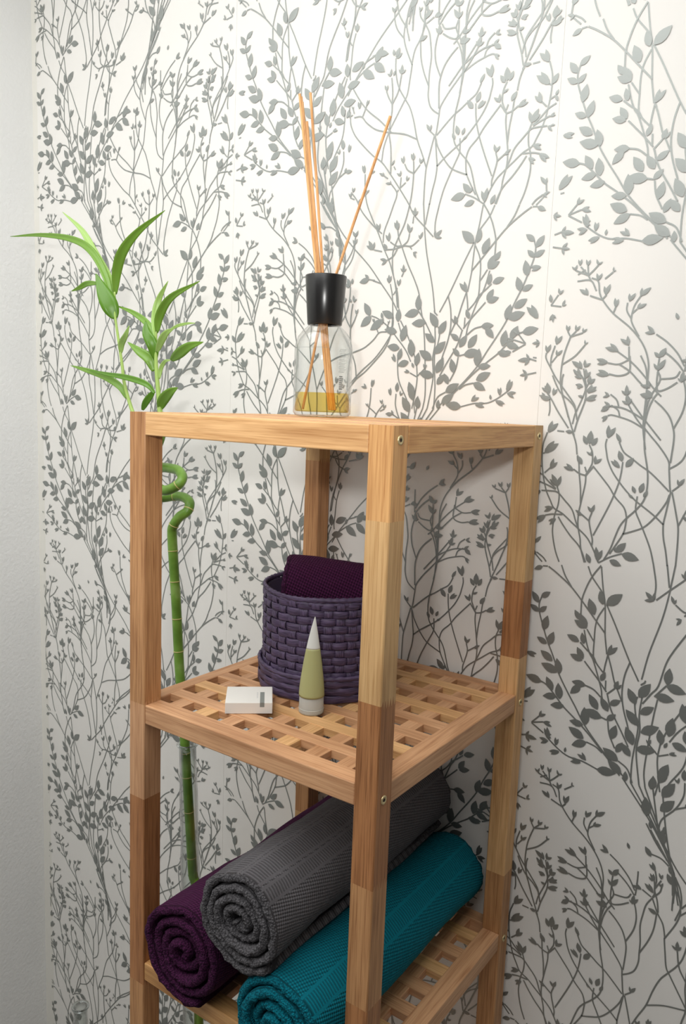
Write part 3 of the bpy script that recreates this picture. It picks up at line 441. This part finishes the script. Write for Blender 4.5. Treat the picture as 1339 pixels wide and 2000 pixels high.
loti = simple('green_lotion', lin(190, 190, 134), .32, Transmission_Weight=.25, IOR=1.35)
o = obj('tube_body', body_mesh(0, .60), loti, tb, True); o['label'] = 'pale green filled body'; o.rotation_euler = (0, 0, math.radians(36))
white = simple('empty_tip', lin(232, 234, 228), .35, Transmission_Weight=.2, IOR=1.3)
o = obj('tube_tip', body_mesh(.60, 1.0), white, tb, True); o['label'] = 'milky white pointed tip'; o.rotation_euler = (0, 0, math.radians(36))
obj('cap_liner', lathe([(.0156, .0052), (.0157, .006), (.0153, .0062)], 48), trl, tb, True)

# ---- woven basket
bk = thing('woven_basket', 'round dark violet basket woven from paper strips on the middle shelf', 'basket', (-.2300, .2220, ZM + .0002))
m, nt, b = new_mat('violet_paper_strip'); L = nt.links.new
tc = node(nt, 'ShaderNodeTexCoord'); mp = node(nt, 'ShaderNodeMapping'); mp.inputs['Scale'].default_value = (60, 60, 900); L(tc.outputs['Object'], mp.inputs[0])
nz = node(nt, 'ShaderNodeTexNoise', Scale=1.0, Detail=3.0); L(mp.outputs[0], nz.inputs['Vector'])
rp = ramp(nt, [(.3, lin(44, 33, 55)), (.7, lin(94, 78, 110))]); L(nz.outputs['Fac'], rp.inputs[0]); L(rp.outputs[0], b.inputs['Base Color'])
b.inputs['Roughness'].default_value = .55; bp = node(nt, 'ShaderNodeBump', Strength=.6, Distance=.0006); L(nz.outputs['Fac'], bp.inputs['Height']); L(bp.outputs[0], b.inputs['Normal'])
M['strip'] = m
m2 = m.copy(); m2.name = 'violet_paper_stake'; m2.node_tree.nodes['Mapping'].inputs['Scale'].default_value = (700, 700, 60)
NS = 34; BR = .0845; BH = .134; ROWS = 12; rh = (BH - .012) / ROWS
def taper(z): return 1.0 + .012 * (z / BH)
for r in range(ROWS):
    zc = .008 + rh * (r + .5); n = NS * 6; vs, fs = [], []
    prof = [(-1, .0), (-.9, .0006), (0, .0008), (.9, .0006), (1, .0), (0, -.0006)]
    for i in range(n):
        a = 2 * PI * i / n; w = math.cos(a * NS / 2 + r * PI)
        w = math.copysign(abs(w) ** .55, w)
        rr = (BR + .0019 * w) * taper(zc); zz = zc + .0006 * math.sin(3 * a + r * 1.3) + .0003 * math.sin(17 * a + r)
        for s, q in prof: vs.append(((rr + q) * math.cos(a), (rr + q) * math.sin(a), zz + s * rh * .485))
    np_ = len(prof)
    for i in range(n):
        for k in range(np_):
            j = (i + 1) % n; k2 = (k + 1) % np_; fs.append((i * np_ + k, j * np_ + k, j * np_ + k2, i * np_ + k2))
    obj('weaver_strip', pydata(vs, fs), M['strip'], bk, True)
sm = None
for s in range(NS):
    if sm is None:
        vs, fs = [], []; nseg = ROWS * 6; hw = .0055
        for k in range(nseg + 1):
            z = .003 + (BH - .008) * k / nseg; r = (z - .008) / rh - .5
            w = -math.cos(r * PI); w = math.copysign(abs(w) ** .6, w)
            rr = (BR + .0017 * w) * taper(z)
            for yy, q in ((-hw, -.0002), (-hw * .85, .0004), (0, .0006), (hw * .85, .0004), (hw, -.0002)): vs.append((rr + q, yy, z))
        for k in range(nseg):
            for q in range(4): fs.append((k * 5 + q, k * 5 + q + 1, k * 5 + q + 6, k * 5 + q + 5))
        sm = pydata(vs, fs); sm.materials.append(m2)
        for p in sm.polygons: p.use_smooth = True
        sm2 = sm.copy()
        for v in sm2.vertices:
            z = v.co.z; r = (z - .008) / rh - .5; w = -math.cos(r * PI); w = math.copysign(abs(w) ** .6, w); v.co.x -= 2 * .0017 * w * taper(z)
    o = bpy.data.objects.new('stake', sm if s % 2 == 0 else sm2); COL.objects.link(o); o.parent = bk; o.rotation_euler = (0, 0, 2 * PI * s / NS)
obj('lining', lathe([(.001, .004), (BR - .0035, .004), ((BR - .0032) * 1.012, BH - .004), ((BR - .0045) * 1.012, BH - .004), (BR - .005, .006), (.001, .006)], 64), simple('violet_lining', lin(44, 30, 54), .8), bk, True)
def ring_cord(R0, z, r, wob, name, twist=60):
    n = 240; path = []
    vs, fs = [], []; q = 8
    for i in range(n):
        a = 2 * PI * i / n; rr = r * (1 + .16 * math.sin(a * twist)); zz = z + wob * math.sin(2 * a + 1) + wob * .5 * math.sin(5 * a)
        for k in range(q):
            b_ = 2 * PI * k / q; vs.append(((R0 + rr * math.cos(b_)) * math.cos(a), (R0 + rr * math.cos(b_)) * math.sin(a), zz + rr * 1.3 * math.sin(b_)))
    for i in range(n):
        for k in range(q): fs.append((i * q + k, ((i + 1) % n) * q + k, ((i + 1) % n) * q + (k + 1) % q, i * q + (k + 1) % q))
    return obj(name, pydata(vs, fs), M['strip'], bk, True)
ring_cord(BR * 1.013, BH - .001, .0026, .0012, 'rim')
ring_cord(BR * 1.010, BH - .0065, .0020, .0008, 'rim_binding', 46)
# lower collar: a second band of strips, proud of the body, with a rolled cord on top
for r in range(3):
    zc = .0055 + .0098 * r; n = 30 * 6; vs, fs = [], []
    for i in range(n):
        a = 2 * PI * i / n; w = math.cos(a * 15 + r * PI); w = math.copysign(abs(w) ** .55, w); rr = BR + .0065 + .0009 * w
        for s, q in prof: vs.append(((rr + q) * math.cos(a), (rr + q) * math.sin(a), zc + s * .0050))
    for i in range(n):
        for k in range(np_):
            j = (i + 1) % n; k2 = (k + 1) % np_; fs.append((i * np_ + k, j * np_ + k, j * np_ + k2, i * np_ + k2))
    obj('collar_strip', pydata(vs, fs), M['strip'], bk, True)
ring_cord(BR + .0062, .0322, .0025, .0008, 'collar_cord', 50)

# ---------------------------------------------------------------- towels
def towel_mat(name, col, dark, fuzz=.5, band=None):
    m, nt, b = new_mat(name); L = nt.links.new
    uv = node(nt, 'ShaderNodeUVMap', uv_map='UVMap'); sx = node(nt, 'ShaderNodeSeparateXYZ'); L(uv.outputs[0], sx.inputs[0])
    def mth(op, a, c=None):
        n = node(nt, 'ShaderNodeMath', operation=op)
        for i, v in enumerate((a, c)):
            if v is None: continue
            if isinstance(v, (int, float)): n.inputs[i].default_value = v
            else: L(v, n.inputs[i])
        return n.outputs[0]
    # small diagonal basket pattern: u around (m), v along (m)
    U, V = sx.outputs[0], sx.outputs[1]
    pitch = .0054
    a = mth('SINE', mth('MULTIPLY', mth('ADD', U, mth('MULTIPLY', V, .55)), 2 * PI / pitch)); c = mth('SINE', mth('MULTIPLY', mth('SUBTRACT', V, mth('MULTIPLY', U, .55)), 2 * PI / pitch))
    pat = mth('MULTIPLY', mth('ADD', mth('MULTIPLY', a, c), 1.0), .5)
    if band:
        rib = mth('MULTIPLY', mth('ADD', mth('SINE', mth('MULTIPLY', V, 2 * PI / .0042)), 1.6), .32)
        inb = None
        for lo, hi in band:
            t = mth('MULTIPLY', mth('GREATER_THAN', U, lo), mth('LESS_THAN', U, hi)); inb = t if inb is None else mth('ADD', inb, t)
        line = None
        for lo, hi in band:
            for e in (lo, hi):
                d = mth('LESS_THAN', mth('ABSOLUTE', mth('SUBTRACT', U, e)), .0016); line = d if line is None else mth('MAXIMUM', line, d)
        pat = mth('ADD', mth('MULTIPLY', pat, mth('SUBTRACT', 1.0, inb)), mth('MULTIPLY', rib, inb))
        pat = mth('MAXIMUM', mth('MULTIPLY', pat, mth('SUBTRACT', 1.0, line)), mth('MULTIPLY', line, .62))
    isend = mth('GREATER_THAN', V, 5.0)       # rolled ends carry looped pile instead
    pile = node(nt, 'ShaderNodeTexVoronoi', Scale=420.0); tc = node(nt, 'ShaderNodeTexCoord'); L(tc.outputs['Object'], pile.inputs['Vector'])
    pl = mth('SUBTRACT', 1.0, mth('MULTIPLY', pile.outputs['Distance'], 1.2))
    ht = mth('ADD', mth('MULTIPLY', pat, mth('SUBTRACT', 1.0, isend)), mth('MULTIPLY', pl, isend))
    fz = node(nt, 'ShaderNodeTexNoise', Scale=1400.0, Detail=2.0); L(tc.outputs['Object'], fz.inputs['Vector'])
    h2 = mth('ADD', ht, mth('MULTIPLY', fz.outputs['Fac'], .5))
    bp = node(nt, 'ShaderNodeBump', Strength=1.0, Distance=.0022); L(h2, bp.inputs['Height']); L(bp.outputs[0], b.inputs['Normal'])
    rp = ramp(nt, [(.15, dark), (.85, col)]); L(mth('MULTIPLY', h2, .75), rp.inputs[0]); L(rp.outputs[0], b.inputs['Base Color'])
    b.inputs['Roughness'].default_value = .95; b.inputs['Sheen Weight'].default_value = fuzz; b.inputs['Sheen Roughness'].default_value = .45
    b.inputs['Sheen Tint'].default_value = (*[min(1, x * 1.6 + .03) for x in col], 1); b.inputs['Specular IOR Level'].default_value = .15
    return m
def roll(R1, Lg, turns, th, seed, start=0.0, r0=.006, squash=1.0, nl=46, end_in=.012, sag=0.0):
    """rolled towel: a thick band wound in a spiral, axis along local y from 0 to Lg; centre at origin"""
    rnd = random.Random(seed); nt_ = int(turns * 56); vs, fs, uvs = [], [], []
    rnde = 5; h = th / 2
    prof = []
    for k in range(nl + 1): prof.append((h, .003 + (Lg - .006) * k / nl, 0))
    for k in range(1, rnde): a = PI * k / rnde; prof.append((h * math.cos(a), Lg - .003 + h * math.sin(a), 1))
    for k in range(nl // 3 + 1): prof.append((-h, Lg - .003 - (Lg - .006) * k / (nl // 3), 0))
    for k in range(1, rnde): a = PI * k / rnde; prof.append((-h * math.cos(a), .003 - h * math.sin(a), 1))
    m_ = len(prof); s = 0.0; S = []
    pr_ = None
    for i in range(nt_ + 1):
        t = i / nt_; th_ = start + 2 * PI * turns * (1 - t); rr = r0 + (R1 - h - r0) * (1 - t)
        if pr_ is not None: s += rr * 2 * PI * turns / nt_
        pr_ = rr; S.append(s)
        tel = end_in * (noise.noise(Vector((t * 5.0, seed, 0))) ) + .004 * (1 - abs(2 * t - 1)) * 0
        for (o, l, e) in prof:
            nn = noise.noise(Vector((math.cos(th_) * rr * 22, math.sin(th_) * rr * 22 + seed, l * 9))) * .0052 + noise.noise(Vector((rr * math.cos(th_) * 90, rr * math.sin(th_) * 90, l * 40 + seed))) * .0012
            if e: nn += noise.noise(Vector((rr * math.cos(th_) * 420, rr * math.sin(th_) * 420, seed + o * 300))) * .0030
            q = rr + o + nn
            tl = tel * (1 - 2 * l / Lg) + (noise.noise(Vector((th_ * 14, seed + 3, o * 200))) * .0030 if e else 0)
            x, z = q * math.cos(th_), q * math.sin(th_)
            z = z * squash if z < 0 else z * (squash * .5 + .5)
            z -= sag * (abs(l / Lg - .5) * 2) ** 2
            vs.append((x, l + tl, z)); uvs.append((s if True else 0, l + (10 if e or rr < R1 * .55 else 0)))
    for i in range(nt_):
        for k in range(m_):
            k2 = (k + 1) % m_; fs.append((i * m_ + k, i * m_ + k2, (i + 1) * m_ + k2, (i + 1) * m_ + k))
    fs.append(tuple(range(m_))[::-1]); fs.append(tuple(nt_ * m_ + k for k in range(m_)))
    me = pydata(vs, fs); ul = me.uv_layers.new(name='UVMap')
    for lp in me.loops: ul.data[lp.index].uv = uvs[lp.vertex_index]
    for p in me.polygons: p.use_smooth = True
    return me
ZT = TRAYS[2]
def towel(name, label, mat, u, v0, z, R1, Lg, turns, th, seed, start, yaw=0, pitch=0, squash=1.0, sag=0.0, group=None, **kw):
    o = obj(name, roll(R1, Lg, turns, th, seed, start, squash=squash, sag=sag, **kw), mat)
    o.location = (-u, v0, z); o.rotation_euler = (pitch, 0, yaw)
    o['label'] = label; o['category'] = 'towel'
    if group: o['group'] = group
    return o
G = 'rolled towels on the lower shelf'
purple = towel_mat('plum_terry', lin(84, 34, 74), lin(34, 10, 32), .2)
grey = towel_mat('charcoal_terry', lin(112, 110, 113), lin(54, 52, 54), .3, [(.190, .208), (.213, .236), (.241, .256)])
teal = towel_mat('teal_terry', lin(8, 128, 146), lin(0, 66, 80), .2, [(.176, .196)])
towel('rolled_towel', 'dark plum rolled towel on the lower shelf, left under the grey one', purple, .2520, -.018, ZT + .0660, .0695, .375, 3.9, .0115, 11, math.radians(-65) - 2 * PI * 3.9, group=G, squash=.93)
towel('rolled_towel', 'charcoal grey rolled towel lying on top of two others', grey, .1510, -.030, ZT + .159, .0645, .39, 4.3, .0102, 23, math.radians(-48) - 2 * PI * 4.3, group=G, squash=.9)
towel('rolled_towel', 'teal blue rolled towel at the right of the lower shelf', teal, .0930, -.030, ZT + .0585, .0645, .39, 3.9, .0118, 37, math.radians(-115) - 2 * PI * 3.9, group=G, squash=.9)
# folded plum towel standing in the basket
o = obj('rolled_towel', roll(.047, .122, 2.6, .013, 51, .7, squash=.95, end_in=.003), purple)
o.location = (-.230 - .052, .222 - .024, ZM + .131); o.rotation_euler = (math.radians(-4), 0, math.radians(-90 + 33))
o['label'] = 'dark plum towel rolled up inside the violet basket'; o['category'] = 'towel'

# ---------------------------------------------------------------- spiral bamboo in its glass vase
PV0 = .215
def pl(px, py, v=PV0): return onplane(px, py, v)
org = pl(395, 2010); base = Vector((org.x, PV0, 0))
bam = thing('lucky_bamboo', 'tall green spiral bamboo stalk with leafy shoots behind the shelf', 'plant', base)
m, nt, b = new_mat('bamboo_green'); L = nt.links.new
tc = node(nt, 'ShaderNodeTexCoord'); nz = node(nt, 'ShaderNodeTexNoise', Scale=28.0, Detail=3.0); L(tc.outputs['Object'], nz.inputs['Vector'])
rp = ramp(nt, [(.3, lin(82, 122, 34)), (.6, lin(118, 158, 62)), (.8, lin(150, 182, 102))]); L(nz.outputs['Fac'], rp.inputs[0]); L(rp.outputs[0], b.inputs['Base Color'])
b.inputs['Roughness'].default_value = .38; M['stalk'] = m
M['node'] = simple('node_ring', lin(196, 186, 120), .6)
def leafmat(name, c0, c1):
    m, nt, b = new_mat(name); L = nt.links.new
    uv = node(nt, 'ShaderNodeUVMap', uv_map='UVMap'); sx = node(nt, 'ShaderNodeSeparateXYZ'); L(uv.outputs[0], sx.inputs[0])
    w = node(nt, 'ShaderNodeMath', operation='MULTIPLY'); w.inputs[1].default_value = 60; L(sx.outputs[0], w.inputs[0])
    s = node(nt, 'ShaderNodeMath', operation='SINE'); L(w.outputs[0], s.inputs[0])
    rp = ramp(nt, [(0, c0), (1, c1)]); a = node(nt, 'ShaderNodeMath', operation='MULTIPLY_ADD'); a.inputs[1].default_value = .25; a.inputs[2].default_value = .5
    L(s.outputs[0], a.inputs[0]); L(a.outputs[0], rp.inputs[0]); L(rp.outputs[0], b.inputs['Base Color'])
    b.inputs['Roughness'].default_value = .35
    b.inputs['Transmission Weight'].default_value = .0
    return m
M['leaf_a'] = leafmat('leaf_green', lin(96, 138, 42), lin(128, 170, 62)); M['leaf_b'] = leafmat('leaf_deep_green', lin(80, 128, 28), lin(102, 148, 40)); M['leaf_c'] = leafmat('leaf_pale_green', lin(150, 190, 92), lin(176, 208, 124))
def local(p): return Vector(p) - base
# stalk: straight part, then two turns of a spiral, then the short upright top
low = [(397, 2030), (386, 1820), (376, 1700), (370, 1600), (362, 1470), (356, 1380), (350, 1300), (344, 1180), (339, 1100), (336, 1045)]
path = [local(pl(x, y, PV0)) for x, y in low]
path[0].z = .03
sp = [(338, 1028, .0), (350, 1010, .004), (366, 998, .010), (370, 982, .018), (360, 972, .026), (342, 969, .030), (318, 972, .024), (298, 970, .010), (290, 958, -.004), (300, 948, -.016),
      (322, 958, -.020), (346, 948, -.016), (356, 933, -.006), (348, 919, .006), (328, 914, .014), (310, 912, .018), (296, 904, .012), (292, 892, .0), (302, 880, -.006), (312, 862, -.008), (317, 842, -.006), (318, 822, -.004), (318, 806, -.002)]
path += [local(pl(x, y, PV0 + dv)) for x, y, dv in sp]
stalk = catmull(path, 8)
obj('stalk', tube(stalk, lambda t: .0076 if t < .8 else .0076 - .0022 * (t - .8) / .2, 20), M['stalk'], bam, True)
def ringat(px_, py_, dv=0.0, tilt=None):
    q = local(pl(px_, py_, PV0 + dv)); i = min(range(len(stalk)), key=lambda k: (stalk[k] - q).length)
    c = stalk[i]; T = (stalk[min(i + 1, len(stalk) - 1)] - stalk[max(i - 1, 0)]).normalized()
    me = lathe([(.0074, -.0009), (.0081, -.0004), (.0082, .0004), (.0074, .0009)], 24)
    o = obj('node_ring', me, M['node'], bam, True); o.location = c; o.rotation_euler = T.to_track_quat('Z', 'Y').to_euler()
for q in [(376, 1673), (371, 1583), (368, 1523), (362, 1466), (350, 1274), (344, 1208), (339, 1140), (337, 1077), (340, 1027), (370, 990), (343, 969, .03), (346, 950, -.016), (318, 910, .018)]: ringat(*q)
def blade(path, wid, mat, fold=.25, twist=0.0, name='leaf', parent=None, facing=None):
    """leaf along a path (world points), width profile, slight V fold"""
    p = catmull([local(q) for q in path], 7); n = len(p); vs, fs, uvs = [], [], []
    fc = (CAMLOC - base) - p[n // 2] if facing is None else facing
    for i, q in enumerate(p):
        t = i / (n - 1); T = (p[min(i + 1, n - 1)] - p[max(i - 1, 0)]).normalized()
        side = T.cross(fc).normalized(); nrm = side.cross(T).normalized()
        a = twist * t; s2 = side * math.cos(a) + nrm * math.sin(a); n2 = nrm * math.cos(a) - side * math.sin(a)
        w = wid * (math.sin(PI * min(1, (t * .97 + .03)) ** .8) ** .85) * (1 - .15 * t) + .0004
        for k in (-1, -.5, 0, .5, 1): vs.append(q + s2 * (w * k) + n2 * (-fold * w * (1 - abs(k)))); uvs.append((k, t))
    for i in range(n - 1):
        for k in range(4): fs.append((i * 5 + k, i * 5 + k + 1, i * 5 + k + 6, i * 5 + k + 5))
    me = pydata(vs, fs); ul = me.uv_layers.new(name='UVMap')
    for lp in me.loops: ul.data[lp.index].uv = uvs[lp.vertex_index]
    o = obj(name, me, mat, parent or bam, True)
    md = o.modifiers.new('s', 'SOLIDIFY'); md.thickness = .0005; md.offset = 0
    return o
def P3(*a): return [pl(x, y, PV0 + dv) for x, y, dv in a]
# shoots (young stems) and their leaves
def shoot(pts, r0, r1):
    p = catmull([local(q) for q in P3(*pts)], 8)
    return obj('shoot', tube(p, lambda t: r0 + (r1 - r0) * t, 12), M['shoot'], bam, True)
M['shoot'] = simple('shoot_pale_green', lin(166, 196, 104), .4)
shoot([(262, 812, .0), (254, 790, .0), (243, 750, .0), (238, 710, .0), (230, 655, .0), (224, 610, .0), (224, 570, 0)], .0032, .0016)
shoot([(300, 860, .0), (285, 835, .0), (262, 812, .0)], .003, .0032)
shoot([(316, 830, -.002), (312, 800, .0), (309, 765, .0), (305, 715, .0), (304, 670, .0), (305, 630, .0)], .0046, .0018)
A, Bq, Cq = M['leaf_a'], M['leaf_b'], M['leaf_c']
blade(P3((225, 622, 0), (214, 596, -.008), (201, 568, -.012), (187, 534, -.012)), .0140, Bq, .15)
blade(P3((222, 605, 0), (206, 540, .005), (178, 490, .01), (140, 467, .012), (80, 459, .01), (20, 462, .006)), .0062, A, .3)
blade(P3((224, 595, .003), (212, 545, .012), (185, 495, .02), (160, 450, .024), (122, 414, .02)), .0070, Cq, .3)
blade(P3((225, 575, .002), (228, 530, -.004), (240, 490, -.008), (270, 452, -.004), (322, 411, .004)), .0080, A, .3)
blade(P3((192, 553, .012), (170, 554, .014), (155, 562, .012), (139, 569, .01)), .0044, A, .2)
blade(P3((236, 690, 0), (237, 672, -.004), (245, 655, -.008), (252, 636, -.008)), .0050, Cq, .2)
blade(P3((247, 778, 0), (234, 755, -.004), (205, 736, -.006), (165, 722, -.004), (138, 714, 0)), .0056, A, .25)
blade(P3((302, 768, -.004), (285, 750, -.01), (250, 738, -.014), (212, 731, -.012), (170, 722, -.008)), .0046, Bq, .35)
blade(P3((278, 801, 0), (285, 785, -.004), (296, 770, -.004), (302, 762, 0)), .0052, Bq, .2)
blade(P3((312, 800, 0), (318, 782, -.006), (332, 766, -.010), (347, 757, -.008)), .0085, A, .2)
blade(P3((304, 702, 0), (297, 672, -.008), (286, 650, -.012), (284, 626, -.008)), .0088, Bq, .2)
blade(P3((300, 725, 0), (290, 700, -.006), (270, 685, -.010), (249, 668, -.008)), .0080, A, .2)
blade(P3((303, 660, 0), (303, 620, .006), (310, 585, .010), (328, 549, .010)), .0060, Cq, .25)
blade(P3((306, 650, 0), (312, 615, -.004), (335, 580, -.008), (390, 549, -.004)), .0066, A, .3)
blade(P3((304, 668, 0), (290, 635, .006), (262, 612, .008), (228, 597, .006)), .0050, A, .3)
blade(P3((305, 690, 0), (315, 665, -.006), (325, 650, -.008), (340, 641, -.006)), .0055, Cq, .2)
blade(P3((334, 704, 0), (350, 690, -.008), (370, 676, -.010), (397, 668, -.006)), .0078, A, .2)
blade(P3((311, 740, 0), (314, 720, .0), (322, 706, .0), (334, 703, 0)), .0030, Cq, .2)
blade(P3((325, 650, .01), (345, 637, .014), (365, 632, .016), (381, 631, .016)), .0020, Cq, .2)

# glass vases
vt = thin_glass('vase_glass', (.94, .96, .955), 1.0, .62)
def vase(loc, Hh, r_bot, r_top, lab, lean=(0, 0)):
    o = thing('glass_vase', lab, 'vase', loc)
    pr = [(.001, .001), (r_bot * .96, 0), (r_bot, .004)]
    for k in range(1, 24):
        t = k / 24; pr.append((r_bot + (r_top - r_bot) * t + .0007 * math.sin(k * 2.1), .004 + (Hh - .008) * t))
    pr += [(r_top * 1.0, Hh - .004)]
    inn = [(max(r - .0022, .001), z) for r, z in pr[::-1] if z > .008] + [(r_bot * .85, .012), (.001, .012)]
    g = obj('glass_body', lathe(pr + inn, 48), vt, o, True)
    rim = [(r_top + .0016 + .0021 * math.cos(a), Hh - .004 + .0021 * math.sin(a)) for a in [2 * PI * k / 10 for k in range(10)]]
    r_ = obj('rim', lathe(rim, 48, True), M.setdefault('rimglass', glass('rim_glass', (.82, .86, .85), 1.5)), o, True)
    for q in (g, r_): q.rotation_euler = (lean[0], lean[1], 0)
    return o
vtop = pl(366, 1448, PV0); vbot = base
lean = math.atan2(vtop.x - vbot.x, vtop.z)
vase((base.x, PV0, .0), vtop.z, .0200, .0135, 'tall narrow glass vase holding the bamboo stalk behind the shelf', (0, lean))
gp = onplane(157, 1962, .20)
vase((gp.x, .20, 0), gp.z, .0140, .0125, 'small clear glass tube vase, empty, at the lower left corner')
